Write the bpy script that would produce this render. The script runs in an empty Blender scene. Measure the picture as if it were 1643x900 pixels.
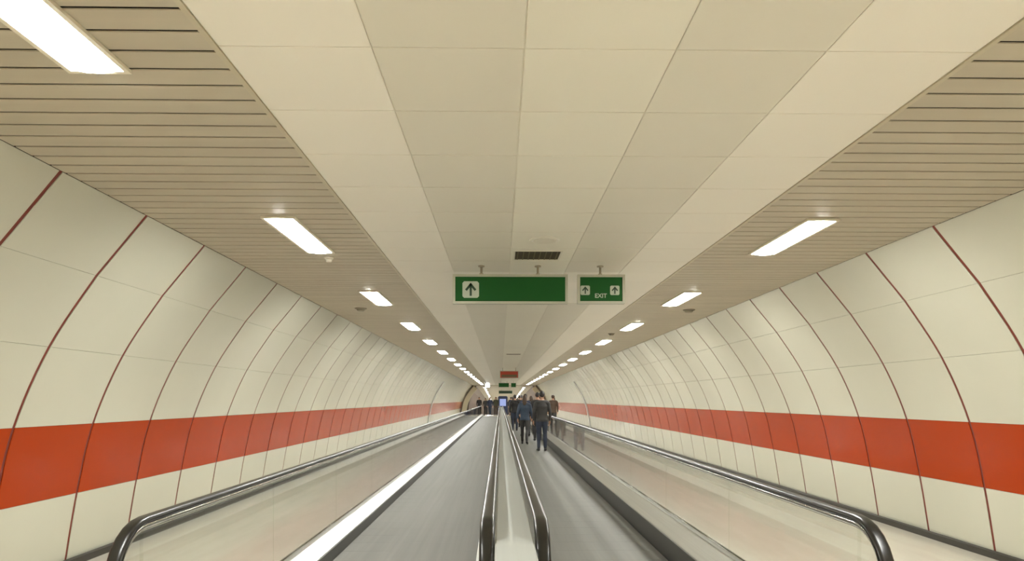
import bpy, bmesh, math, random
from mathutils import Vector, Matrix
random.seed(7)
PI = math.pi
SC = bpy.context.scene
C = SC.collection

# ------------------------------------------------------------------ camera, world, exposure
CAM_H = 1.52                       # lens height above the floor; every height below is metres above the floor
F_PX = 1090.0                      # focal length in pixels of the 1643 px wide frame
cam_d = bpy.data.cameras.new('camera')
cam_d.sensor_width = 36.0
cam_d.lens = F_PX / 1643 * 36.0
cam_d.shift_y = 191.0 / 1643
cam_d.clip_start = 0.05
cam_d.clip_end = 400
cam = bpy.data.objects.new('camera', cam_d)
C.objects.link(cam)
cam.location = (0, 0, CAM_H)
cam.rotation_euler = (PI / 2, 0, -math.atan(18.5 / F_PX))
SC.camera = cam

world = bpy.data.worlds.new('world')
SC.world = world
world.use_nodes = True
world.node_tree.nodes['Background'].inputs[0].default_value = (1.0, 0.95, 0.85, 1)
world.node_tree.nodes['Background'].inputs[1].default_value = 0.02

SC.view_settings.view_transform = 'Standard'
SC.view_settings.look = 'None'
SC.view_settings.gamma = 1.0
SC.view_settings.exposure = 0.0
SC.view_settings.use_curve_mapping = False
SC.cycles.max_bounces = 14
SC.cycles.diffuse_bounces = 9
SC.cycles.glossy_bounces = 5
SC.cycles.transparent_max_bounces = 24
SC.cycles.sample_clamp_indirect = 12.0
LAMP_POWER = 90.0                   # emission of the ceiling light diffusers
LAMP_COLOR = (1.0, 1.0, 0.95)

# ------------------------------------------------------------------ materials
MATS = {}
def mat(name, col, rough=0.5, metal=0.0, spec=0.5, coat=0.0, coat_rough=0.05, var=0.0, vscale=(2, 2, 2), bump=0.0, bscale=(30, 30, 30)):
    m = bpy.data.materials.new(name)
    m.use_nodes = True
    nt = m.node_tree
    b = nt.nodes['Principled BSDF']
    b.inputs['Base Color'].default_value = (*col, 1)
    b.inputs['Roughness'].default_value = rough
    b.inputs['Metallic'].default_value = metal
    b.inputs['Specular IOR Level'].default_value = spec
    b.inputs['Coat Weight'].default_value = coat
    b.inputs['Coat Roughness'].default_value = coat_rough
    tc = nt.nodes.new('ShaderNodeTexCoord')
    geo = nt.nodes.new('ShaderNodeNewGeometry')
    def noise(scale, detail=3):
        mp = nt.nodes.new('ShaderNodeMapping')
        mp.inputs['Scale'].default_value = scale
        nt.links.new(geo.outputs['Position'], mp.inputs['Vector'])
        n = nt.nodes.new('ShaderNodeTexNoise')
        n.inputs['Scale'].default_value = 1
        n.inputs['Detail'].default_value = detail
        nt.links.new(mp.outputs['Vector'], n.inputs['Vector'])
        return n
    if var > 0:
        n = noise(vscale)
        r = nt.nodes.new('ShaderNodeValToRGB')
        r.color_ramp.elements[0].position = 0.3
        r.color_ramp.elements[1].position = 0.7
        r.color_ramp.elements[0].color = (*[c * (1 - var) for c in col], 1)
        r.color_ramp.elements[1].color = (*[min(1, c * (1 + var)) for c in col], 1)
        nt.links.new(n.outputs['Fac'], r.inputs['Fac'])
        nt.links.new(r.outputs['Color'], b.inputs['Base Color'])
    if bump > 0:
        n = noise(bscale, 2)
        bp = nt.nodes.new('ShaderNodeBump')
        bp.inputs['Strength'].default_value = bump
        bp.inputs['Distance'].default_value = 0.01
        nt.links.new(n.outputs['Fac'], bp.inputs['Height'])
        nt.links.new(bp.outputs['Normal'], b.inputs['Normal'])
    MATS[name] = m
    return m

def emit(name, col, strength):
    m = bpy.data.materials.new(name)
    m.use_nodes = True
    nt = m.node_tree
    nt.nodes.clear()
    o = nt.nodes.new('ShaderNodeOutputMaterial')
    e = nt.nodes.new('ShaderNodeEmission')
    e.inputs[0].default_value = (*col, 1)
    e.inputs[1].default_value = strength
    nt.links.new(e.outputs[0], o.inputs[0])
    MATS[name] = m
    return m

M_ENAMEL = mat('cream_enamel', (0.545, 0.537, 0.437), 0.15, spec=0.5, var=0.03, vscale=(0.7, 0.7, 0.7), bump=0.02, bscale=(3, 1.2, 3))
M_ORANGE = mat('orange_enamel', (0.37, 0.042, 0.005), 0.13, spec=0.08, var=0.04, vscale=(0.7, 0.7, 0.7), bump=0.02, bscale=(3, 1.2, 3))
M_JOINT = mat('dark_red_joint', (0.17, 0.022, 0.010), 0.5)
M_BACK = mat('dark_backing', (0.075, 0.03, 0.02), 0.8)
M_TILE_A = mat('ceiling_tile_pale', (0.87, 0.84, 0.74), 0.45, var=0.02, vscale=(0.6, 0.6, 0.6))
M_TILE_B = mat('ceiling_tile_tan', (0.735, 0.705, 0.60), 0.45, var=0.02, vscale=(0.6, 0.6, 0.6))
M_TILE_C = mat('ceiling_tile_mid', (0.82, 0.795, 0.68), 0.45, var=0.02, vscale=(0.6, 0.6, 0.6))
M_GRID = mat('ceiling_grid', (0.8, 0.76, 0.65), 0.6)
M_SLAT = mat('slat_tan_metal', (0.50, 0.452, 0.345), 0.5, var=0.05, vscale=(0.5, 6.67, 0.5), bump=0.02, bscale=(2, 12, 2))
M_VOID = mat('plenum_dark', (0.012, 0.008, 0.004), 0.9)
M_TRIM = mat('ceiling_edge_trim', (0.52, 0.47, 0.34), 0.4)
M_FLOOR = mat('polished_beige_stone', (0.58, 0.55, 0.47), 0.14, spec=0.5, var=0.05, vscale=(6, 0.8, 1), bump=0.01, bscale=(8, 2, 8))
M_BASE = mat('dark_baseboard', (0.03, 0.026, 0.018), 0.45)
M_PALLET = mat('grey_pallet', (0.165, 0.160, 0.143), 0.62, spec=0.2, var=0.07, vscale=(14, 0.25, 1), bump=0.12, bscale=(160, 2, 1))
M_STEEL = mat('brushed_steel', (0.70, 0.70, 0.67), 0.34, metal=1.0, var=0.05, vscale=(60, 0.6, 60))
M_COVER = mat('pale_cover_plate', (0.40, 0.415, 0.39), 0.4, var=0.025, vscale=(40, 0.5, 40))
M_SKIRT = mat('black_skirt', (0.028, 0.026, 0.021), 0.3)
M_RUBBER = mat('black_rubber', (0.010, 0.009, 0.007), 0.29, spec=0.48)
M_CHROME = mat('guide_chrome', (0.66, 0.65, 0.61), 0.14, metal=1.0)
M_LAMP = emit('lamp_diffuser', LAMP_COLOR, LAMP_POWER)
M_LFRAME = mat('lamp_frame', (0.74, 0.69, 0.55), 0.4)
M_GREEN = mat('sign_green', (0.006, 0.085, 0.012), 0.5, spec=0.25)
M_SIGNFR = mat('sign_frame', (0.46, 0.46, 0.37), 0.35)
M_SIGNW = mat('sign_white', (0.46, 0.52, 0.42), 0.4)
M_SIGND = mat('sign_dark_green', (0.02, 0.055, 0.028), 0.4)
M_SIGNR = mat('sign_red', (0.42, 0.05, 0.022), 0.4)
M_STEM = mat('sign_stem', (0.40, 0.35, 0.25), 0.4, metal=0.3)
M_VENT = mat('vent_dark', (0.05, 0.036, 0.014), 0.6)
M_VENTB = mat('vent_blade', (0.13, 0.10, 0.045), 0.5)
M_WHITE = mat('white_plastic', (0.78, 0.74, 0.62), 0.4)
M_GREYD = mat('grey_plastic', (0.28, 0.25, 0.18), 0.5)
M_CLOSE = mat('speaker_face', (0.74, 0.71, 0.60), 0.5)
M_BROWN = mat('brown_grey_cladding', (0.15, 0.105, 0.08), 0.4, var=0.1, vscale=(1, 0.6, 1))
M_DBROWN = mat('dark_bronze', (0.13, 0.095, 0.06), 0.4)
M_PIER = mat('cream_pier', (0.72, 0.63, 0.42), 0.4)
M_PALE = mat('pale_grey_metal', (0.50, 0.50, 0.47), 0.35, metal=0.3)
M_KIOSK = mat('dark_blue_case', (0.02, 0.03, 0.075), 0.35)
M_SCREEN = emit('screen_blue', (0.42, 0.50, 0.85), 0.9)
M_FLOOD = emit('flood_lens', (0.86, 0.9, 1.0), 60)
M_DARKW = mat('dark_end_wall', (0.06, 0.05, 0.045), 0.6)

def glass_mat():
    m = bpy.data.materials.new('clear_glass')
    m.use_nodes = True
    nt = m.node_tree
    nt.nodes.clear()
    o = nt.nodes.new('ShaderNodeOutputMaterial')
    t = nt.nodes.new('ShaderNodeBsdfTransparent')
    t.inputs[0].default_value = (0.965, 0.975, 0.96, 1)
    g = nt.nodes.new('ShaderNodeBsdfGlossy')
    g.inputs['Roughness'].default_value = 0.03
    f = nt.nodes.new('ShaderNodeFresnel')
    gm = nt.nodes.new('ShaderNodeNewGeometry')       # a thin pane: both faces of the sheet reflect alike
    mi = nt.nodes.new('ShaderNodeMix')
    mi.inputs['A'].default_value = 1.4
    mi.inputs['B'].default_value = 1 / 1.4
    nt.links.new(gm.outputs['Backfacing'], mi.inputs['Factor'])
    nt.links.new(mi.outputs['Result'], f.inputs[0])
    mx = nt.nodes.new('ShaderNodeMixShader')
    nt.links.new(f.outputs[0], mx.inputs[0])
    nt.links.new(t.outputs[0], mx.inputs[1])
    nt.links.new(g.outputs[0], mx.inputs[2])
    nt.links.new(mx.outputs[0], o.inputs[0])
    return m
M_GLASS = glass_mat()

# ------------------------------------------------------------------ mesh helpers
class MB:
    """collects faces; build() gives one mesh"""
    def __init__(self):
        self.v = []; self.f = []; self.s = []; self.m = []
    def quad_face(self, idx, smooth=False, mi=0):
        self.f.append(idx); self.s.append(smooth); self.m.append(mi)
    def box(self, x0, x1, y0, y1, z0, z1, mi=0):
        b = len(self.v)
        self.v += [(x0, y0, z0), (x1, y0, z0), (x1, y1, z0), (x0, y1, z0), (x0, y0, z1), (x1, y0, z1), (x1, y1, z1), (x0, y1, z1)]
        for q in ((0, 3, 2, 1), (4, 5, 6, 7), (0, 1, 5, 4), (1, 2, 6, 5), (2, 3, 7, 6), (3, 0, 4, 7)):
            self.quad_face(tuple(b + i for i in q), False, mi)
        return self
    def prism(self, pts, y0, y1, mi=0, smooth=False):
        """closed x-z outline extruded along y"""
        n = len(pts); b = len(self.v)
        self.v += [(x, y0, z) for x, z in pts] + [(x, y1, z) for x, z in pts]
        for i in range(n):
            j = (i + 1) % n
            self.quad_face((b + i, b + j, b + n + j, b + n + i), smooth, mi)
        self.quad_face(tuple(b + i for i in reversed(range(n))), False, mi)
        self.quad_face(tuple(b + n + i for i in range(n)), False, mi)
        return self
    def sheet(self, front, back, y0, y1, mi=0):
        """curved sheet: front and back are matching x-z polylines; smooth front, hard rims"""
        n = len(front)
        def strip(a, c, ya, yb, smooth, flip=False):
            b = len(self.v)
            self.v += [(x, ya, z) for x, z in a] + [(x, yb, z) for x, z in c]
            for i in range(len(a) - 1):
                q = (b + i, b + i + 1, b + n + i + 1, b + n + i)
                self.quad_face(q[::-1] if flip else q, smooth, mi)
        strip(front, front, y0, y1, True)
        strip(back, back, y0, y1, True, True)
        strip(front, back, y0, y0, False, True)
        strip(front, back, y1, y1, False)
        for k in (0, n - 1):
            b = len(self.v)
            self.v += [(front[k][0], y0, front[k][1]), (front[k][0], y1, front[k][1]), (back[k][0], y1, back[k][1]), (back[k][0], y0, back[k][1])]
            self.quad_face((b, b + 1, b + 2, b + 3), False, mi)
        return self
    def tube(self, path, radii, seg=8, mi=0, smooth=True, squash=None):
        """tapered tube along a 3-D path with rounded ends"""
        P = [Vector(p) for p in path]; n = len(P); rings = []
        t0 = (P[1] - P[0]).normalized(); t1 = (P[-1] - P[-2]).normalized()
        P2 = [P[0] - t0 * radii[0] * 0.75, P[0] - t0 * radii[0] * 0.4] + P + [P[-1] + t1 * radii[-1] * 0.4, P[-1] + t1 * radii[-1] * 0.75]
        R2 = [radii[0] * 0.3, radii[0] * 0.8] + list(radii) + [radii[-1] * 0.8, radii[-1] * 0.3]
        up = Vector((0, 0, 1)) if abs(t0.z) < 0.9 else Vector((0, 1, 0))
        for i, p in enumerate(P2):
            t = (P2[min(i + 1, len(P2) - 1)] - P2[max(i - 1, 0)]).normalized()
            a = t.cross(up)
            if a.length < 1e-4: a = t.cross(Vector((1, 0, 0)))
            a.normalize(); c = a.cross(t)
            b = len(self.v); rings.append(b)
            for k in range(seg):
                w = 2 * PI * k / seg
                d = a * math.cos(w) * R2[i] + c * math.sin(w) * R2[i]
                if squash: d = Vector((d.x * squash[0], d.y * squash[1], d.z * squash[2]))
                self.v.append(tuple(p + d))
        for i in range(len(rings) - 1):
            for k in range(seg):
                k2 = (k + 1) % seg
                self.quad_face((rings[i] + k, rings[i] + k2, rings[i + 1] + k2, rings[i + 1] + k), smooth, mi)
        self.quad_face(tuple(rings[0] + k for k in reversed(range(seg))), smooth, mi)
        self.quad_face(tuple(rings[-1] + k for k in range(seg)), smooth, mi)
        return self
    def cyl(self, cx, cy, z0, z1, r0, r1=None, seg=24, mi=0):
        r1 = r0 if r1 is None else r1
        b = len(self.v)
        for z, r in ((z0, r0), (z1, r1)):
            self.v += [(cx + r * math.cos(2 * PI * k / seg), cy + r * math.sin(2 * PI * k / seg), z) for k in range(seg)]
        for k in range(seg):
            k2 = (k + 1) % seg
            self.quad_face((b + k, b + k2, b + seg + k2, b + seg + k), True, mi)
        self.quad_face(tuple(b + k for k in reversed(range(seg))), False, mi)
        self.quad_face(tuple(b + seg + k for k in range(seg)), False, mi)
        return self
    def ellipsoid(self, c, r, seg=12, rings=8, mi=0):
        b = len(self.v)
        for i in range(1, rings):
            a = PI * i / rings
            for k in range(seg):
                w = 2 * PI * k / seg
                self.v.append((c[0] + r[0] * math.sin(a) * math.cos(w), c[1] + r[1] * math.sin(a) * math.sin(w), c[2] + r[2] * math.cos(a)))
        top = len(self.v); self.v.append((c[0], c[1], c[2] + r[2])); self.v.append((c[0], c[1], c[2] - r[2]))
        for i in range(rings - 2):
            for k in range(seg):
                k2 = (k + 1) % seg
                self.quad_face((b + i * seg + k, b + (i + 1) * seg + k, b + (i + 1) * seg + k2, b + i * seg + k2), True, mi)
        for k in range(seg):
            k2 = (k + 1) % seg
            self.quad_face((b + k, b + k2, top), True, mi)
            l = b + (rings - 2) * seg
            self.quad_face((l + k2, l + k, top + 1), True, mi)
        return self
    def mesh(self, name, *mats):
        me = bpy.data.meshes.new(name)
        me.from_pydata(self.v, [], self.f)
        me.polygons.foreach_set('use_smooth', self.s)
        me.polygons.foreach_set('material_index', self.m)
        for m in mats: me.materials.append(m)
        bm = bmesh.new(); bm.from_mesh(me)
        bmesh.ops.recalc_face_normals(bm, faces=bm.faces)
        bm.to_mesh(me); bm.free()
        me.update()
        return me

def link(name, me, parent=None, loc=(0, 0, 0), rz=0.0):
    o = bpy.data.objects.new(name, me)
    C.objects.link(o)
    o.location = loc
    if rz: o.rotation_euler = (0, 0, rz)
    if parent is not None: o.parent = parent
    return o
def tag(o, label=None, cat=None, group=None, kind=None):
    for k, v in (('label', label), ('category', cat), ('group', group), ('kind', kind)):
        if v: o[k] = v
    return o
def empty(name, loc=(0, 0, 0), rz=0.0):
    o = bpy.data.objects.new(name, None)
    o.empty_display_size = 0.1
    C.objects.link(o)
    o.location = loc
    o.rotation_euler = (0, 0, rz)
    return o
def struct(name, me, label, parent=None):
    return tag(link(name, me, parent), label, None, None, 'structure')

# ------------------------------------------------------------------ the tunnel shell
XC = 0.40                 # tunnel axis
CEIL = 2.92
Y0, Y1 = -5.0, 66.3       # straight run
PROFILE = [(3.094, 2.92), (3.472, 2.462), (3.828, 1.92), (4.096, 1.303), (4.242, 0.673), (4.354, 0.0)]  # half width, height
def catmull(p, i, t):
    a = p[max(i - 1, 0)]; b = p[i]; c = p[i + 1]; d = p[min(i + 2, len(p) - 1)]
    return tuple(0.5 * (2 * b[k] + (c[k] - a[k]) * t + (2 * a[k] - 5 * b[k] + 4 * c[k] - d[k]) * t * t + (3 * b[k] - a[k] - 3 * c[k] + d[k]) * t ** 3) for k in (0, 1))
def panel_line(i, n=6, s0=0.0, s1=1.0):
    if i == 0:
        a, b = PROFILE[0], PROFILE[1]
        return [(a[0] + (b[0] - a[0]) * t, a[1] + (b[1] - a[1]) * t) for t in (s0 + (s1 - s0) * k / 2 for k in range(3))]
    sub = PROFILE[1:]
    return [catmull(sub, i - 1, s0 + (s1 - s0) * k / n) for k in range(n + 1)]
def offset(line, d):
    out = []
    for k, p in enumerate(line):
        a = line[max(k - 1, 0)]; b = line[min(k + 1, len(line) - 1)]
        dx, dz = b[0] - a[0], b[1] - a[1]
        l = math.hypot(dx, dz)
        out.append((p[0] - dz / l * d, p[1] + dx / l * d))
    return out
def side_pts(line, s):
    return [(XC + s * x, z) for x, z in line]
FULL = panel_line(0)[:-1] + [p for i in range(1, 4) for p in panel_line(i)[:-1]] + panel_line(4)

# floor
mb = MB(); mb.box(XC - 4.6, XC + 4.6, Y0, Y1 + 2, -0.12, 0.0)
floor = struct('floor', mb.mesh('floor', M_FLOOR), 'polished beige stone floor of the tunnel')

# side walls: dark backing shell, enamel panels, red joint strips
RIB = 1.007
NEAR, FAR = 2.6, 23.0
def build_wall(name, s, rib0, label):
    back = MB().sheet(side_pts(offset(FULL, 0.022), s), side_pts(offset(FULL, 0.15), s), Y0, Y1).mesh(name, M_BACK)
    wall = struct(name, back, label)
    gap = 0.034
    pm = []
    for i in range(5):
        fr = panel_line(i, 6, 0.002, 0.998)
        pm.append(MB().sheet(side_pts(fr, s), side_pts(offset(fr, 0.014), s), gap / 2, RIB - gap / 2).mesh('wall_panel', M_ORANGE if i == 3 else M_ENAMEL))
    strip = MB().sheet(side_pts(offset(FULL, 0.005), s), side_pts(offset(FULL, 0.02), s), -gap / 2 + 0.001, gap / 2 - 0.001).mesh('joint_strip', M_JOINT)
    rest = MB(); rest_o = MB(); rest_j = MB()
    k0 = math.floor((Y0 - rib0) / RIB); k1 = math.ceil((Y1 - rib0) / RIB)
    for k in range(k0, k1 + 1):
        y = rib0 + k * RIB
        if NEAR <= y + RIB and y <= FAR:
            for i in range(5): link('wall_panel', pm[i], wall, (0, y, 0))
            link('joint_strip', strip, wall, (0, y, 0))
        else:
            ya, yb = max(y + gap / 2, Y0), min(y + RIB - gap / 2, Y1)
            if yb - ya < 0.05: continue
            for i in range(5):
                fr = panel_line(i, 3, 0.002, 0.998)
                (rest_o if i == 3 else rest).sheet(side_pts(fr, s), side_pts(offset(fr, 0.014), s), ya, yb)
            if y - gap / 2 > Y0: rest_j.sheet(side_pts(offset(FULL, 0.005), s), side_pts(offset(FULL, 0.02), s), y - gap / 2 + 0.001, y + gap / 2 - 0.001)
    tag(link('distant_cream_panels', rest.mesh('distant_cream_panels', M_ENAMEL), wall), kind='stuff')
    tag(link('distant_orange_panels', rest_o.mesh('distant_orange_panels', M_ORANGE), wall), kind='stuff')
    tag(link('distant_joint_strips', rest_j.mesh('distant_joint_strips', M_JOINT), wall), kind='stuff')
    return wall
wall_left = build_wall('wall_left', -1, 4.215, 'curved cream enamel tunnel wall with an orange band, left of the walkways')
wall_right = build_wall('wall_right', 1, 4.425, 'curved cream enamel tunnel wall with an orange band, right of the walkways')

# dark baseboards
for s, nm in ((-1, 'baseboard_left'), (1, 'baseboard_right')):
    a = XC + s * 4.335; b = XC + s * 4.30
    mb = MB().prism([(a, 0.0), (b, 0.0), (b, 0.062), (a - s * 0.012, 0.075)], Y0, Y1)
    struct(nm, mb.mesh(nm, M_BASE), 'dark baseboard at the foot of the %s tunnel wall' % nm.split('_')[1])

# ceiling: slab above, then tiles and slats below it
TW, TL, TJ = 0.608, 0.594, 2.712
mb = MB().box(XC - 3.3, XC + 3.3, Y0, Y1, CEIL + 0.07, CEIL + 0.2)
ceiling = struct('ceiling', mb.mesh('ceiling', M_VOID), 'flat tunnel ceiling of pale tiles between two tan slatted strips')
mb = MB().box(XC - 1.52, XC + 1.52, Y0, Y1, CEIL + 0.007, CEIL + 0.06)
link('tile_carrier', mb.mesh('tile_carrier', M_GRID), ceiling)
GAPT = 0.004
tm = {}
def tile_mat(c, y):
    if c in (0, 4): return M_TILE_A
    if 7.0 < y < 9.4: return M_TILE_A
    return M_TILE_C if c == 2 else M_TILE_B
tile_rest = {}
r0 = math.floor((Y0 - TJ) / TL)
r = r0
while TJ + r * TL < Y1 - 0.1:
    y = TJ + r * TL
    for c in range(5):
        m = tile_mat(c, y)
        x = XC + (c - 2.5) * TW
        if 1.5 <= y <= 17.0:
            if m.name not in tm:
                t = MB()
                a, b_, e = GAPT / 2, 0.006, 0.005
                lo = [(a + e, a + e), (TW - a - e, a + e), (TW - a - e, TL - a - e), (a + e, TL - a - e)]
                hi = [(a, a), (TW - a, a), (TW - a, TL - a), (a, TL - a)]
                t.v = [(p[0], p[1], 0.0) for p in lo] + [(p[0], p[1], 0.0015) for p in hi] + [(p[0], p[1], b_) for p in hi]
                t.quad_face((0, 3, 2, 1)); t.quad_face((8, 9, 10, 11))
                for k in range(4):
                    j = (k + 1) % 4
                    t.quad_face((k, j, 4 + j, 4 + k)); t.quad_face((4 + k, 4 + j, 8 + j, 8 + k))
                tm[m.name] = t.mesh('ceiling_tile', m)
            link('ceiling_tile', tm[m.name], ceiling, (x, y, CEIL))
        else:
            ya, yb = max(y + GAPT / 2, Y0), min(y + TL - GAPT / 2, Y1)
            if yb > ya + 0.02:
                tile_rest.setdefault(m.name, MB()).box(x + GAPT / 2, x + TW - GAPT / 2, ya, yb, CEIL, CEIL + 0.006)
    r += 1
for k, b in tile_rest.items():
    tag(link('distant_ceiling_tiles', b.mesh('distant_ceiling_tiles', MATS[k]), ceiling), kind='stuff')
# slats
SP, SG = 0.15, 0.017
for s, ph in ((-1, 2.455), (1, 2.48)):
    xa, xb = sorted((XC + s * 1.545, XC + s * 3.088))
    sm = MB(); 
    ya_, yb_ = SG / 2, SP - SG / 2
    e = 0.002
    pts = [(ya_ + e, 0), (yb_ - e, 0), (yb_, 0.002), (yb_, 0.006), (ya_, 0.006), (ya_, 0.002)]
    sm.v = [(xa, p[0], p[1]) for p in pts] + [(xb, p[0], p[1]) for p in pts]
    for k in range(6): sm.quad_face((k, (k + 1) % 6, 6 + (k + 1) % 6, 6 + k))
    sm.quad_face(tuple(range(6))); sm.quad_face(tuple(range(6, 12)))
    slat_me = sm.mesh('slat', M_SLAT)
    rest = MB()
    k = math.floor((Y0 - ph) / SP) + 1
    while ph + (k + 1) * SP < Y1:
        y = ph + k * SP
        if 1.6 <= y <= 11.0: link('slat', slat_me, ceiling, (0, y, CEIL))
        else: rest.box(xa, xb, y + SG / 2, y + SP - SG / 2, CEIL, CEIL + 0.006)
        k += 1
    tag(link('distant_slats', rest.mesh('distant_slats', M_SLAT), ceiling), kind='stuff')
    # edge trims: at the tile field and at the wall
    xi = XC + s * 1.532
    link('edge_trim', MB().box(xi - 0.012, xi + 0.012, Y0, Y1, CEIL - 0.006, CEIL + 0.03).mesh('edge_trim', M_TRIM), ceiling)
# wall behind the viewpoint closing the tunnel
mb = MB().box(XC - 4.6, XC + 4.6, Y0 - 0.2, Y0, 0, 3.1)
struct('wall_back', mb.mesh('wall_back', M_PIER), 'cream wall closing the tunnel behind the viewpoint')

# ------------------------------------------------------------------ the sloping section beyond the walkways
YS, YE, DROP = 66.3, 128.0, -0.028
def dz(y): return DROP * max(0.0, y - YS)
P2 = [(2.75, 2.86), (3.15, 2.40), (3.42, 1.7), (3.52, 0.9), (3.55, 0.0)]
def ramp(mbx, pts, ya, yb, closed=True):
    n = len(pts); b = len(mbx.v)
    mbx.v += [(x, ya, z + dz(ya)) for x, z in pts] + [(x, yb, z + dz(yb)) for x, z in pts]
    for i in range(n):
        j = (i + 1) % n
        mbx.quad_face((b + i, b + j, b + n + j, b + n + i))
    mbx.quad_face(tuple(range(b, b + n))); mbx.quad_face(tuple(range(b + n, b + 2 * n)))
    return mbx
YR = YS + 2.0
struct('floor_far', ramp(MB(), [(XC - 3.8, -0.15), (XC + 3.8, -0.15), (XC + 3.8, 0.0), (XC - 3.8, 0.0)], YR, YE).mesh('floor_far', M_FLOOR), 'beige floor sloping away beyond the walkways')
struct('ceiling_far', ramp(MB(), [(XC - 3.3, 2.86), (XC + 3.3, 2.86), (XC + 3.3, 3.0), (XC - 3.3, 3.0)], YS, YE).mesh('ceiling_far', M_SLAT), 'tan ceiling sloping down beyond the walkways')
for s, nm in ((-1, 'wall_far_left'), (1, 'wall_far_right')):
    pts = [(XC + s * x, z) for x, z in P2] + [(XC + s * (x + 0.25), z) for x, z in reversed(P2)]
    struct(nm, ramp(MB(), pts, YS + 0.6, YE).mesh(nm, M_BROWN), 'brown clad wall of the sloping passage, %s side' % nm.split('_')[2])
struct('wall_far_end', MB().box(XC - 3.9, XC + 3.9, YE, YE + 0.3, -2.2, 3.0).mesh('wall_far_end', M_DARKW), 'dark end of the sloping passage')
# portal rings where the curved walls stop
def ring(name, inset0, inset1, ya, yb, m, label):
    for s, sd in ((-1, 'left'), (1, 'right')):
        fr = offset(FULL, -inset0); bk = offset(FULL, 0.15 + inset1)
        fr = [(x, max(z, 0)) for x, z in fr]; bk = [(x, max(z, 0)) for x, z in bk]
        struct(name + '_' + sd, MB().sheet(side_pts(fr, s), side_pts(bk, s), ya, yb).mesh(name, m), label % sd)
ring('trim_portal', 0.12, 0.0, Y1 - 0.5, Y1 + 0.02, M_DBROWN, 'dark bronze arched portal frame on the %s wall')
ring('wall_portal', 0.55, 0.0, Y1 + 0.03, Y1 + 0.5, M_PIER, 'cream arched pier at the %s end of the tunnel')
# arched expansion-joint covers on the walls
for s, nm, yc, side in ((-1, 'trim_1', 36.6, 'left'), (1, 'trim_2', 35.6, 'right')):
    ln = [p for p in FULL if p[1] < 2.47]
    struct(nm, MB().sheet(side_pts(offset(ln, -0.05), s), side_pts(ln, s), yc - 0.16, yc + 0.16).mesh(nm, M_PALE), 'pale grey arched joint cover on the %s wall, far down' % side)

# ------------------------------------------------------------------ ceiling lights
LW, LL = 0.22, 1.21
frame = MB()
a, b = LW / 2 + 0.022, LL / 2 + 0.022
for (x0, x1, y0, y1) in ((-a, -LW / 2, -b, b), (LW / 2, a, -b, b), (-LW / 2, LW / 2, -b, -LL / 2), (-LW / 2, LW / 2, LL / 2, b)):
    frame.box(x0, x1, y0, y1, -0.016, -0.001)
frame.box(-LW / 2, LW / 2, -LL / 2, LL / 2, -0.0028, -0.001)
frame_me = frame.mesh('lamp_frame', M_LFRAME)
dif = MB()
n = 6
arc = [(-LW / 2 + LW * k / n, -0.010 - 0.014 * math.sin(PI * k / n)) for k in range(n + 1)]
dif.prism(arc + [(LW / 2, -0.003), (-LW / 2, -0.003)], -LL / 2, LL / 2)
dif_me = dif.mesh('lamp_diffuser', M_LAMP)
ORD = ['nearest', 'second', 'third', 'fourth', 'fifth', 'sixth', 'seventh', 'eighth', 'ninth', 'tenth', 'eleventh', 'twelfth', 'thirteenth', 'fourteenth', 'fifteenth', 'sixteenth', 'seventeenth', 'eighteenth']
def ceiling_light(x, y, z, label, group):
    t = tag(empty('ceiling_light', (x, y, z)), label, 'ceiling light', group)
    link('lamp_frame', frame_me, t); link('lamp_diffuser', dif_me, t)
    return t
PITCH = 3.55
for s, sd in ((-1, 'left'), (1, 'right')):
    for k in range(-2, 18):
        y = 2.29 + PITCH * k
        first = 0 if s < 0 else 1                     # the first light in view on each side
        i = k - first
        if i < 0: lab = 'recessed white ceiling light, %s slatted strip, %s' % (sd, 'just ahead of the viewpoint' if k >= 0 else ('behind the viewpoint' if k == -1 else 'farther behind the viewpoint'))
        else: lab = 'glowing white ceiling light, %s counting away along the %s slatted strip' % (ORD[i], sd)
        ceiling_light(XC + s * 2.10, y, CEIL, lab, 'ceiling lights along the %s slatted strip' % sd)
    k = 0
    y = 2.29 + PITCH * 18
    while y < YE - 1:
        if y > YS + 0.7:
            ceiling_light(XC + s * 2.0, y, 2.86 + dz(y) - 0.02, 'tiny ceiling light in the %s line beyond the walkways' % sd, 'far %s line of ceiling lights' % sd)
        y += PITCH

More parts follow.
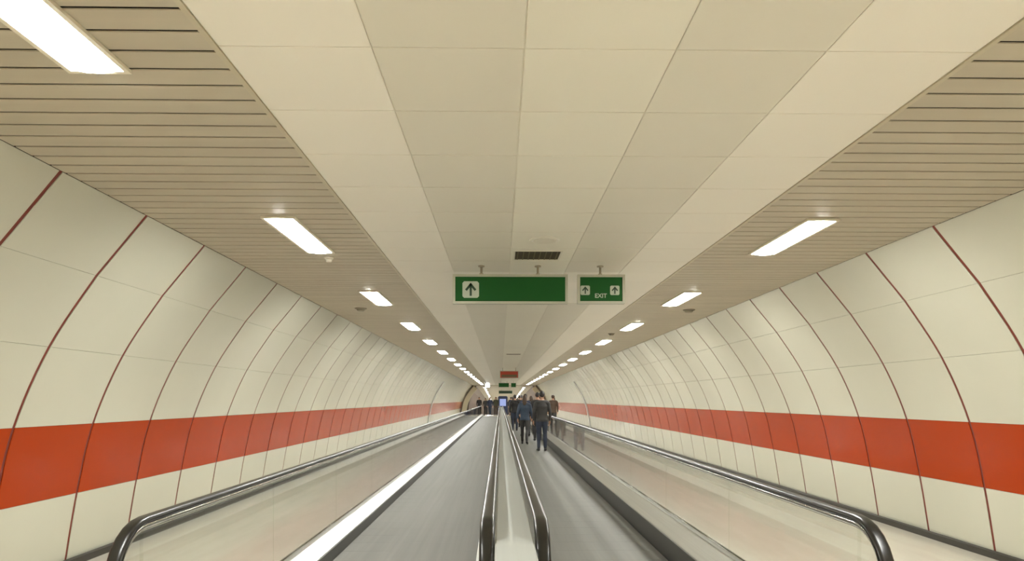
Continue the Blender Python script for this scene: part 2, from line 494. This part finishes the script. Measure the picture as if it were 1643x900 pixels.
# ------------------------------------------------------------------ moving walkways
WY0, WY1 = 3.35, 62.4            # newel centres
H_TOP = 0.95                     # handrail top
R_N = 0.30                       # newel radius
def handrail_path():
    """(y, z) of the handrail's outer surface: far newel, top run, near newel"""
    pts = []
    n = 14
    for k in range(n + 1):
        a = -PI / 2 - PI * 0.0 + PI * k / n
        pts.append((WY1 + R_N * math.cos(a), H_TOP - R_N + R_N * math.sin(a), math.cos(a), math.sin(a)))
    for k in range(n + 1):
        a = PI / 2 + PI * k / n
        pts.append((WY0 + R_N * math.cos(a), H_TOP - R_N + R_N * math.sin(a), math.cos(a), math.sin(a)))
    return pts
def sweep(section, closed=True):
    """section: (across, depth inward from the outer surface) swept along the handrail path"""
    mbx = MB(); path = handrail_path(); n = len(section)
    # add intermediate stations on the long run
    st = []
    for i, p in enumerate(path):
        st.append(p)
        if i == 14:
            q = path[15]
            for t in range(1, 30):
                w = t / 30
                st.append((p[0] + (q[0] - p[0]) * w, p[1], 0.0, 1.0))
    for (y, z, ny, nz) in st:
        mbx.v += [(u, y - ny * d, z - nz * d) for u, d in section]
    for i in range(len(st) - 1):
        for k in range(n):
            j = (k + 1) % n
            mbx.quad_face((i * n + k, i * n + j, (i + 1) * n + j, (i + 1) * n + k), True)
    mbx.quad_face(tuple(range(n))); mbx.quad_face(tuple((len(st) - 1) * n + k for k in range(n)))
    return mbx
hw = 0.036
rail_sec = [(-hw, 0.016), (-hw + 0.004, 0.007), (-hw + 0.013, 0.0015), (-hw * 0.35, 0.0), (hw * 0.35, 0.0), (hw - 0.013, 0.0015), (hw - 0.004, 0.007), (hw, 0.016), (hw - 0.003, 0.026), (hw - 0.012, 0.030), (-hw + 0.012, 0.030), (-hw + 0.003, 0.026)]
rail_me = sweep(rail_sec).mesh('handrail', M_RUBBER)
gd = [(-0.021, 0.0305), (0.021, 0.0305), (0.024, 0.044), (0.015, 0.062), (-0.015, 0.062), (-0.024, 0.044)]
guide_me = sweep(gd).mesh('guide_profile', M_CHROME)
GP = 2.0
GL0 = 3.32
glass_rect = {}
def glass_panel(length, z0, z1, key):
    if key not in glass_rect:
        glass_rect[key] = MB().box(-0.005, 0.005, 0.003, length - 0.003, z0, z1).mesh('glass_panel', M_GLASS)
    return glass_rect[key]
def end_glass(near, z0, z1):
    m = MB(); r = R_N - 0.063; n = 12
    zc = H_TOP - R_N
    pts = []
    for k in range(n + 1):
        a = PI / 2 + (PI * 0.92) * k / n
        y, z = r * math.cos(a), zc + r * math.sin(a)
        pts.append((y, z))
    pts.append((-r * 0.55, z0)); pts.append((0.0, z0))
    if not near: pts = [(-y, z) for y, z in pts]
    nn = len(pts)
    m.v = [(-0.005, y, z) for y, z in pts] + [(0.005, y, z) for y, z in pts]
    for k in range(nn): m.quad_face((k, (k + 1) % nn, nn + (k + 1) % nn, nn + k))
    m.quad_face(tuple(range(nn))); m.quad_face(tuple(range(nn, 2 * nn)))
    return m.mesh('glass_panel', M_GLASS)

def balustrade(root, x, inward, tread_edge, skirt_h, deck_h, key):
    """handrail, glass, clamp, sloping steel deck and black skirt of one side; inward = +1 when the belt lies towards +x"""
    h = link('handrail', rail_me, root, (x, 0, 0))
    link('guide_profile', guide_me, h)
    zb, zt = deck_h - 0.02, H_TOP - 0.060
    y = GL0
    while y < WY1 - 0.01:
        L = min(GP - (0.07 if y == GL0 else 0), WY1 - y)
        link('glass_panel', glass_panel(L, zb, zt, (key, round(L, 2))), root, (x, y, 0))
        y += L
    link('glass_panel', end_glass(True, zb, zt), root, (x, GL0 + 0.02, 0))
    link('glass_panel', end_glass(False, zb, zt), root, (x, WY1, 0))
    ya, yb = WY0 - 0.18, WY1 + 0.18
    xg = x + inward * 0.012
    for sx in (-1, 1):
        a0, a1 = sorted((x + sx * 0.006, x + sx * 0.016))
        link('glass_clamp', MB().box(a0, a1, ya, yb, deck_h - 0.01, deck_h + 0.035).mesh('glass_clamp', M_CHROME), root)
    xe = tread_edge
    pts = [(xe - inward * 0.004, skirt_h), (x + inward * 0.017, deck_h), (x + inward * 0.017, deck_h - 0.012), (xe - inward * 0.004, skirt_h - 0.012)]
    link('inner_deck', MB().prism(pts, ya, yb).mesh('inner_deck', M_STEEL), root)
    pts = [(xe, 0.0), (xe, skirt_h - 0.013), (xe - inward * 0.02, skirt_h - 0.008), (xe - inward * 0.02, 0.0)]
    link('skirt', MB().prism(pts, ya, yb).mesh('skirt', M_SKIRT), root)

def walkway(label, x0, x1, rail0, rail1, sk0, dk0, sk1, dk1, key):
    root = tag(empty('moving_walkway', ((x0 + x1) / 2, WY0, 0)), label, 'moving walkway')
    root.location = (0, 0, 0)
    balustrade(root, rail0, 1, x0, sk0, dk0, key + 'a')
    balustrade(root, rail1, -1, x1, sk1, dk1, key + 'b')
    # outer cladding on the free outer side
    xo, sg, dk = (rail0, -1, dk0) if key == 'l' else (rail1, 1, dk1)
    a, b = sorted((xo + sg * 0.017, xo + sg * 0.10))
    link('outer_cladding', MB().prism([(a, 0.0), (b, 0.0), (b, dk - 0.03 if sg > 0 else dk), (a, dk if sg > 0 else dk - 0.03)], WY0 - 0.18, WY1 + 0.18).mesh('outer_cladding', M_STEEL), root)
    # pallets
    pl = 0.40
    w = x1 - x0 - 0.012
    pm = MB()
    ng = 18
    pm.box(-w / 2, w / 2, 0.0012, pl - 0.0012, 0.001, 0.008)
    me = pm.mesh('pallet', M_PALLET)
    y = 4.4
    while y < 61.2:
        link('pallet', me, root, ((x0 + x1) / 2, y, 0)); y += pl
    for ya, yb in ((3.3, 4.39), (y + 0.01, y + 1.1)):
        cp = link('comb_plate', MB().box(x0 + 0.01, x1 - 0.01, ya, yb, 0.001, 0.016).mesh('comb_plate', M_STEEL), root)
    return root
walkway('grey moving walkway with dull empty belt, left of the pale centre divider', -1.58, -0.215, -1.745, -0.063, 0.13, 0.198, 0.13, 0.198, 'l')
walkway('grey moving walkway carrying dark-clad people, right of the pale centre divider', 0.348, 1.58, 0.196, 1.775, 0.13, 0.198, 0.225, 0.31, 'r')

# centre divider between the walkways
div = tag(empty('centre_divider', (0.0665, 3.2, 0)), 'pale cover strip running between the two walkways', 'divider')
ya, yb = 2.68, WY1 + 0.2
body = MB().box(-0.088, 0.088, ya - 3.2 + 0.02, yb - 3.2 - 0.02, 0, 0.842)
link('body', body.mesh('body', M_STEEL), div)
y = ya; k = 0
while y < yb - 0.05:
    L = min(3.0, yb - y)
    link('cover_plate', MB().prism([(-0.091, 0.8425), (0.091, 0.8425), (0.091, 0.850), (0.084, 0.856), (-0.084, 0.856), (-0.091, 0.850)], y - 3.2 + 0.001, y - 3.2 + L - 0.001).mesh('cover_plate', M_COVER), div)
    y += L

# ------------------------------------------------------------------ hanging signs
def arrow_mesh(size, m_sq, m_ar):
    """white square with a dark upward arrow, standing in x-z, front towards -y"""
    sq = MB(); c = size * 0.10; h = size / 2
    o = [(-h + c, -h), (h - c, -h), (h, -h + c), (h, h - c), (h - c, h), (-h + c, h), (-h, h - c), (-h, -h + c)]
    sq.prism(o, -0.002, 0.0)
    ar = MB(); t = size * 0.065
    def bar(p, q, w):
        d = Vector((q[0] - p[0], q[1] - p[1])).normalized(); nn = Vector((-d.y, d.x)) * w
        ar.prism([(p[0] + nn.x, p[1] + nn.y), (p[0] - nn.x, p[1] - nn.y), (q[0] - nn.x, q[1] - nn.y), (q[0] + nn.x, q[1] + nn.y)], -0.004, -0.0021)
    bar((0, -0.38 * size), (0, 0.26 * size), t)
    bar((-0.29 * size, -0.04 * size), (0.045 * size, 0.36 * size), t * 1.05)
    bar((0.29 * size, -0.04 * size), (-0.045 * size, 0.36 * size), t * 1.05)
    return sq.mesh('arrow_tile', m_sq), ar.mesh('arrow', m_ar)
def hanging_sign(x0, x1, y, ztop, zbot, stems, label, face, ceil_z=CEIL, border=0.026):
    xc = (x0 + x1) / 2
    t = tag(empty('hanging_sign', (xc, y, zbot)), label, 'sign')
    w = (x1 - x0) / 2; h = ztop - zbot
    f = MB()
    f.box(-w, w, 0.0, 0.07, 0, border); f.box(-w, w, 0.0, 0.07, h - border, h)
    f.box(-w, -w + border, 0.0, 0.07, border, h - border); f.box(w - border, w, 0.0, 0.07, border, h - border)
    link('sign_frame', f.mesh('sign_frame', M_SIGNFR), t)
    link('sign_face', MB().box(-w + border, w - border, 0.008, 0.062, border, h - border).mesh('sign_face', face), t)
    for sx in stems:
        s = MB().cyl(sx - xc, 0.035, h, ceil_z - zbot - 0.012, 0.012, seg=12)
        s.cyl(sx - xc, 0.035, ceil_z - zbot - 0.012, ceil_z - zbot - 0.0005, 0.034, seg=16)
        s.cyl(sx - xc, 0.035, h, h + 0.012, 0.022, seg=12)
        link('stem', s.mesh('stem', M_STEM), t)
    return t
SY = 7.08
sg = hanging_sign(-0.497, 0.703, SY, 2.826, 2.518, (-0.20, 0.392), 'long green hanging sign with one white arrow square', M_GREEN)
sq, ar = arrow_mesh(0.172, M_SIGNW, M_SIGND)
zc = 0.308 / 2
a = link('arrow_tile', sq, sg, (-0.31 - 0.103, 0.0075, zc - 0.006)); link('arrow', ar, a)
sg = hanging_sign(0.806, 1.302, SY, 2.826, 2.522, (1.046,), 'short green hanging sign reading EXIT between two arrow squares', M_GREEN)
sq, ar = arrow_mesh(0.098, M_SIGNW, M_SIGND)
for dx in (-0.168, 0.142):
    a = link('arrow_tile', sq, sg, (dx, 0.0075, 0.304 / 2 - 0.012)); link('arrow', ar, a)
fc = bpy.data.curves.new('lettering', 'FONT')
fc.body = 'EXIT'; fc.size = 0.062; fc.align_x = 'CENTER'; fc.extrude = 0.001; fc.offset = 0.0012
tmp = bpy.data.objects.new('lettering_tmp', fc)
C.objects.link(tmp)
bpy.context.view_layer.update()
tme = bpy.data.meshes.new_from_object(tmp.evaluated_get(bpy.context.evaluated_depsgraph_get()))
bpy.data.objects.remove(tmp)
tme.materials.clear(); tme.materials.append(M_SIGNW)
tx = link('lettering', tme, sg, (-0.005, 0.006, 0.063))
tx.rotation_euler = (PI / 2, 0, 0)
# far signs
sg = hanging_sign(-0.03, 0.80, 30.0, 2.79, 2.46, (0.1, 0.67), 'small red hanging sign far down the tunnel', M_SIGNR)
link('dark_band', MB().box(-0.34, 0.34, 0.004, 0.0079, 0.05, 0.16).mesh('dark_band', M_VENTB), sg)
hanging_sign(-0.15, 0.66, 52.0, 2.80, 2.45, (0.0, 0.5), 'distant long green hanging sign behind the red sign', M_GREEN)
hanging_sign(0.80, 1.20, 52.0, 2.80, 2.45, (1.0,), 'distant short green hanging sign behind the red sign', M_GREEN)
hanging_sign(-0.2, 1.3, 74.0, 2.5, 2.15, (0.1, 1.0), 'farthest dark green hanging sign, over the sloping passage', M_SIGND, ceil_z=2.86 + dz(74))

# ------------------------------------------------------------------ ceiling fittings
t = tag(empty('ceiling_speaker', (0.387, 5.96, CEIL)), 'round flush ceiling speaker ahead of the dark vent', 'speaker')
link('rim', MB().cyl(0, 0, -0.008, -0.0002, 0.125, 0.135, 32).mesh('rim', M_TILE_C), t)
link('grille', MB().cyl(0, 0, -0.011, -0.0082, 0.10, 0.112, 32).mesh('grille', M_CLOSE), t)
def vent(x, y, w, d, label):
    t = tag(empty('ceiling_vent', (x, y, CEIL)), label, 'vent')
    f = MB(); b = 0.018
    for q in ((-w / 2 - b, w / 2 + b, -d / 2 - b, -d / 2), (-w / 2 - b, w / 2 + b, d / 2, d / 2 + b), (-w / 2 - b, -w / 2, -d / 2, d / 2), (w / 2, w / 2 + b, -d / 2, d / 2)):
        f.box(*q, -0.008, -0.0002)
    link('frame', f.mesh('frame', M_TILE_B), t)
    link('backing', MB().box(-w / 2, w / 2, -d / 2, d / 2, -0.0015, -0.0003).mesh('backing', M_VENT), t)
    n = 8
    me = MB().box(-0.004, 0.004, -d / 2, d / 2, -0.007, -0.0016).mesh('slat', M_VENTB)
    for k in range(n): link('slat', me, t, (-w / 2 + w * (k + 0.5) / n, 0, 0))
    return t
vent(0.355, 6.58, 0.43, 0.38, 'dark rectangular ceiling vent above the green signs')
vent(0.40, 20.9, 0.43, 0.38, 'small dark ceiling vent far beyond the green signs')
def detector(x, y, r, m, label):
    t = tag(empty('smoke_detector', (x, y, CEIL)), label, 'detector')
    link('base', MB().cyl(0, 0, -0.014, -0.0005, r, r * 1.05, 20).mesh('base', m), t)
    link('head', MB().cyl(0, 0, -0.045, -0.0145, r * 0.55, r * 0.8, 20).mesh('head', m), t)
detector(-1.69, 6.72, 0.045, M_WHITE, 'small white detector beside the second left ceiling light')
detector(-2.14, 10.45, 0.09, M_GREYD, 'small grey detector on the left slats by the third left light')
detector(2.94, 10.55, 0.09, M_GREYD, 'small grey detector on the right slats by the wall')
detector(2.35, 14.35, 0.07, M_GREYD, 'small grey detector farther along on the right slats')
# bright floodlight at the far left
t = tag(empty('floodlight', (-1.15, 59.5, 2.60)), 'bluish white floodlight glaring at the far end, left', 'floodlight')
link('housing', MB().box(-0.2, 0.2, 0.0, 0.16, 0, 0.26).mesh('housing', M_GREYD), t)
link('bracket', MB().box(-0.03, 0.03, 0.05, 0.11, 0.26, 0.319).mesh('bracket', M_GREYD), t)
link('lens', MB().box(-0.18, 0.18, -0.012, -0.0005, 0.02, 0.24).mesh('lens', M_FLOOD), t)
# display kiosk at the far landing
t = tag(empty('display_kiosk', (0.25, 72.0, dz(72.0))), 'dark blue display kiosk with a glowing pale screen at the far end', 'kiosk')
link('case', MB().prism([(-0.5, 0.0), (0.5, 0.0), (0.5, 1.95), (0.4, 2.05), (-0.4, 2.05), (-0.5, 1.95)], 0.0, 0.25).mesh('case', M_KIOSK), t)
link('screen', MB().box(-0.33, 0.33, -0.006, -0.0005, 1.0, 1.75).mesh('screen', M_SCREEN), t)
link('plinth', MB().box(-0.56, 0.56, -0.06, 0.31, 0.0005, 0.08).mesh('plinth', M_KIOSK), t)

# ------------------------------------------------------------------ people
def cloth(name, c, r=0.75): return mat(name, c, r, var=0.1, vscale=(12, 12, 12))
SKIN = mat('skin', (0.42, 0.24, 0.16), 0.5)
EYE = mat('eye_dark', (0.02, 0.015, 0.012), 0.3)
LIP = mat('lip', (0.30, 0.10, 0.08), 0.5)
HAIR = [cloth('hair_black', (0.012, 0.010, 0.009), 0.5), cloth('hair_brown', (0.05, 0.028, 0.015), 0.5), cloth('hair_grey', (0.16, 0.15, 0.14), 0.5)]
SHOE = cloth('shoe_black', (0.015, 0.014, 0.013), 0.4)
def person_mesh(stride, arm_swing, bend):
    """one continuous body, 1.72 m tall, facing -y; slots: skin, jacket, trousers, shoes, eyes, lips"""
    b = MB()
    hip = 0.90
    # trunk
    b.tube([(0, 0.01, 0.90), (0, 0.0, 1.02), (0, -0.005, 1.16), (0, 0.0, 1.30), (0, 0.01, 1.41)], [0.135, 0.128, 0.135, 0.150, 0.105], 16, squash=(1.22, 0.80, 1))
    b.tube([(-0.155, 0.012, 1.405), (0, 0.012, 1.43), (0.155, 0.012, 1.405)], [0.062, 0.075, 0.062], 12)
    b.tube([(0, 0.012, 1.40), (0, -0.002, 1.50), (0, -0.012, 1.56)], [0.062, 0.054, 0.054], 12)
    # head with jaw, nose and ears
    b.ellipsoid((0, -0.008, 1.625), (0.076, 0.095, 0.108), 16, 12)
    b.ellipsoid((0, -0.040, 1.565), (0.055, 0.058, 0.055), 12, 8)
    b.tube([(0, -0.098, 1.632), (0, -0.115, 1.600)], [0.010, 0.016], 8)
    for s in (-1, 1):
        b.ellipsoid((s * 0.078, 0.005, 1.615), (0.014, 0.020, 0.032), 8, 6)
    for s in (-1, 1):
        st = stride * s
        kx = s * 0.095
        hipp = (s * 0.088, 0.01, 0.90)
        knee = (kx, -0.02 - st * 0.16, 0.49 + abs(st) * 0.01)
        ank = (kx, 0.03 - st * (0.26 if st > 0 else 0.40), 0.085 + (0.06 if st < 0 else 0.0))
        b.tube([hipp, tuple((hipp[k] + knee[k]) / 2 for k in range(3)), knee], [0.096, 0.083, 0.062], 12)
        b.tube([knee, tuple(knee[k] * 0.62 + ank[k] * 0.38 + (0.012 if k == 1 else 0) for k in range(3)), ank], [0.062, 0.060, 0.044], 12)
        lift = 0.05 if st < 0 else 0.0
        b.tube([(ank[0], ank[1] + 0.035, 0.042 + lift * 1.2), (ank[0] + s * 0.01, ank[1] - 0.09, 0.040 + lift * 0.4), (ank[0] + s * 0.02, ank[1] - 0.165, 0.030)], [0.040, 0.042, 0.030], 10)
        # arm
        sh = Vector((s * 0.185, 0.012, 1.395))
        sw = arm_swing * s
        el = sh + Vector((s * 0.055, 0.02 + sw * 0.12, -0.285))
        wr = el + Vector((s * 0.000, -0.06 + sw * 0.10 - bend * 0.17, -0.245 + bend * 0.12))
        b.tube([sh, (sh + el) / 2, el], [0.058, 0.052, 0.043], 10)
        b.tube([el, (el * 0.6 + wr * 0.4), wr], [0.043, 0.041, 0.029], 10)
    me = b.mesh('body_raw')
    o = bpy.data.objects.new('body_raw', me)
    C.objects.link(o)
    rm = o.modifiers.new('r', 'REMESH'); rm.mode = 'VOXEL'; rm.voxel_size = 0.0125; rm.use_smooth_shade = True
    sm = o.modifiers.new('s', 'SMOOTH'); sm.factor = 0.5; sm.iterations = 3
    bpy.context.view_layer.update()
    out = bpy.data.meshes.new_from_object(o.evaluated_get(bpy.context.evaluated_depsgraph_get()))
    bpy.data.objects.remove(o); bpy.data.meshes.remove(me)
    # hands, eyes and mouth joined on
    h = MB()
    for s in (-1, 1):
        sh = Vector((s * 0.185, 0.012, 1.395)); sw = arm_swing * s
        el = sh + Vector((s * 0.055, 0.02 + sw * 0.12, -0.285))
        wr = el + Vector((s * 0.000, -0.06 + sw * 0.10 - bend * 0.17, -0.245 + bend * 0.12))
        d = (wr - el).normalized()
        fwd = Vector((0, -1, 0)); fwd = (fwd - d * fwd.dot(d)).normalized()
        inn = d.cross(fwd) * (1 if d.cross(fwd).x * s < 0 else -1)
        pc = wr + d * 0.05
        h.tube([wr - d * 0.025, wr, wr + d * 0.035 , wr + d * 0.085], [0.029, 0.029, 0.037, 0.038], 10, squash=(0.62, 1, 1), mi=0)
        for j, (off, ln) in enumerate(((0.028, 0.068), (0.009, 0.078), (-0.010, 0.072), (-0.028, 0.056))):
            p0 = wr + d * 0.085 + fwd * off
            p1 = p0 + d * ln * 0.45 + inn * 0.006
            p2 = p1 + d * ln * 0.30 + inn * 0.014
            p3 = p2 + d * ln * 0.20 + inn * 0.016
            h.tube([p0, p1, p2, p3], [0.0095, 0.009, 0.0085, 0.007], 6, mi=0)
        t0 = wr + d * 0.03 + fwd * 0.028
        t1 = t0 + d * 0.03 + fwd * 0.026 + inn * 0.006
        t2 = t1 + d * 0.035 + fwd * 0.008 + inn * 0.008
        h.tube([t0, t1, t2], [0.013, 0.011, 0.009], 6, mi=0)
        h.ellipsoid((s * 0.031, -0.094, 1.632), (0.013, 0.008, 0.007), 8, 6, mi=4)
    h.ellipsoid((0, -0.094, 1.566), (0.024, 0.008, 0.007), 8, 6, mi=5)
    hm = h.mesh('hands')
    bm = bmesh.new(); bm.from_mesh(out)
    for f in bm.faces:
        c = f.calc_center_median(); f.smooth = True
        if c.z > 1.475 and abs(c.x) < 0.12: f.material_index = 0
        elif c.z < 0.105 and abs(c.x) < 0.2: f.material_index = 3
        elif c.z < 0.86 and abs(c.x) < 0.19: f.material_index = 2
        else: f.material_index = 1
    bm.from_mesh(hm)
    res = bpy.data.meshes.new('body')
    bm.to_mesh(res); bm.free()
    for _ in range(6): res.materials.append(SKIN)
    return res
def hair_mesh(long):
    m = MB()
    n = 16
    def cap(zcut_front, zcut_back, r):
        b0 = len(m.v); rows = 8
        for i in range(rows + 1):
            for k in range(n):
                w = 2 * PI * k / n
                fr = (1 - math.sin(w)) / 2                # 1 at the face side (-y)
                amax = 1.05 + (1 - fr) * (1.15 if not long else 1.45)
                a = amax * i / rows
                m.v.append((r[0] * math.sin(a) * math.cos(w), -0.004 + r[1] * math.sin(a) * math.sin(w), 1.630 + r[2] * math.cos(a)))
        for i in range(rows):
            for k in range(n):
                k2 = (k + 1) % n
                m.quad_face((b0 + i * n + k, b0 + i * n + k2, b0 + (i + 1) * n + k2, b0 + (i + 1) * n + k), True)
    cap(0, 0, (0.084, 0.103, 0.114))
    if long:
        m.tube([(0, 0.055, 1.63), (0, 0.085, 1.53), (0, 0.095, 1.42)], [0.078, 0.075, 0.055], 12, squash=(1.05, 0.55, 1))
    me = m.mesh('hair', HAIR[0])
    return me
STAND = person_mesh(0.0, 0.0, 0.1)
WALK = person_mesh(0.8, 0.8, 0.35)
HSHORT, HLONG = hair_mesh(False), hair_mesh(True)
TONE = {
    'black': cloth('cloth_black', (0.016, 0.015, 0.015)), 'navy': cloth('cloth_navy', (0.018, 0.026, 0.055)), 'charcoal': cloth('cloth_charcoal', (0.04, 0.038, 0.036)),
    'brown': cloth('cloth_brown', (0.075, 0.048, 0.03)), 'grey': cloth('cloth_grey', (0.15, 0.145, 0.135)), 'blue': cloth('cloth_blue', (0.04, 0.062, 0.095)), 'olive': cloth('cloth_olive', (0.06, 0.06, 0.035)), 'beige': cloth('cloth_beige', (0.33, 0.27, 0.19)), 'denim': cloth('cloth_denim', (0.026, 0.034, 0.055))}
def person(x, y, z, rz, pose, jacket, trousers, hair, long, height, label, group):
    t = tag(empty('person', (x, y, z), rz), label, 'person', group)
    k = height / 1.74
    t.scale = (k, k, k)
    b = link('body', STAND if pose == 's' else WALK, t)
    for i, m in enumerate((SKIN, TONE[jacket], TONE[trousers], SHOE, EYE, LIP)):
        b.material_slots[i].link = 'OBJECT'; b.material_slots[i].material = m
    h = link('hair', HLONG if long else HSHORT, t)
    h.material_slots[0].link = 'OBJECT'; h.material_slots[0].material = HAIR[hair]
    return t
W = 0.0085
AWAY = PI
G1, G2, G3 = 'people riding the right walkway', 'people at the far landing', 'people walking beside the right wall'
person(1.22, 20.0, W, AWAY + 0.1, 's', 'charcoal', 'denim', 0, False, 1.76, 'person in charcoal jacket and jeans, nearest rider on the walkway', G1)
person(0.82, 23.0, W, AWAY - 0.1, 'w', 'blue', 'charcoal', 1, True, 1.66, 'person in slate blue jacket with long brown hair on the walkway', G1)
person(1.36, 25.0, W, AWAY, 's', 'black', 'black', 0, False, 1.78, 'person all in black by the handrail, third rider on the walkway', G1)
person(1.02, 28.0, W, AWAY + 0.2, 'w', 'navy', 'black', 0, False, 1.74, 'person in navy coat and black trousers midway along the walkway', G1)
person(1.36, 30.0, W, AWAY, 's', 'brown', 'charcoal', 1, True, 1.68, 'person in brown coat by the right handrail midway along', G1)
person(0.70, 33.0, W, AWAY, 's', 'black', 'denim', 0, False, 1.75, 'person in black jacket and jeans by the centre divider', G1)
person(1.15, 37.0, W, AWAY + 0.1, 'w', 'charcoal', 'black', 2, False, 1.77, 'grey-haired person in charcoal coat farther along the walkway', G1)
person(0.80, 42.0, W, AWAY, 's', 'olive', 'black', 0, True, 1.67, 'person in olive jacket far along the right walkway', G1)
person(1.30, 47.0, W, AWAY, 's', 'black', 'charcoal', 0, False, 1.79, 'tall person in black far along the right walkway', G1)
person(0.95, 54.0, W, AWAY, 'w', 'navy', 'denim', 1, False, 1.74, 'person in navy near the far end of the right walkway', G1)
person(2.55, 33.0, 0.001, AWAY - 0.05, 'w', 'brown', 'charcoal', 1, False, 1.76, 'person in brown jacket walking on the floor beside the right wall', G3)
person(3.05, 39.0, 0.001, AWAY + 0.1, 'w', 'beige', 'brown', 0, True, 1.66, 'person in beige coat walking beside the right wall', G3)
person(2.75, 47.0, 0.001, AWAY, 'w', 'grey', 'black', 0, False, 1.77, 'person in grey coat walking farther beside the right wall', G3)
for x, y, rz, pose, j, tr, hr, lg, ht, lab in (
    (-2.05, 65.6, 0.3, 's', 'black', 'black', 0, False, 1.76, 'far small person in black, leftmost beyond the left walkway'),
    (-1.45, 66.0, 0.0, 'w', 'charcoal', 'black', 0, True, 1.66, 'far small person in charcoal beyond the left walkway'),
    (-1.0, 65.2, -0.2, 'w', 'navy', 'denim', 1, False, 1.75, 'far small person in navy and jeans beyond the left walkway'),
    (-0.45, 66.4, 0.1, 's', 'olive', 'brown', 0, False, 1.78, 'far small person in olive beside the display kiosk'),
    (1.0, 65.0, PI, 's', 'black', 'charcoal', 0, False, 1.77, 'far small person in black just past the right walkway end'),
    (1.6, 66.2, PI, 'w', 'brown', 'black', 1, True, 1.65, 'far small person in brown past the right walkway end'),
    (2.3, 65.4, PI, 's', 'navy', 'black', 0, False, 1.75, 'far small person in navy to the right of the landing'),
    (2.95, 66.3, PI, 'w', 'charcoal', 'charcoal', 2, False, 1.74, 'far small grey-haired person in charcoal by the right portal')):
    person(x, y, 0.001 + dz(y), rz, pose, j, tr, hr, lg, ht, lab, G2)
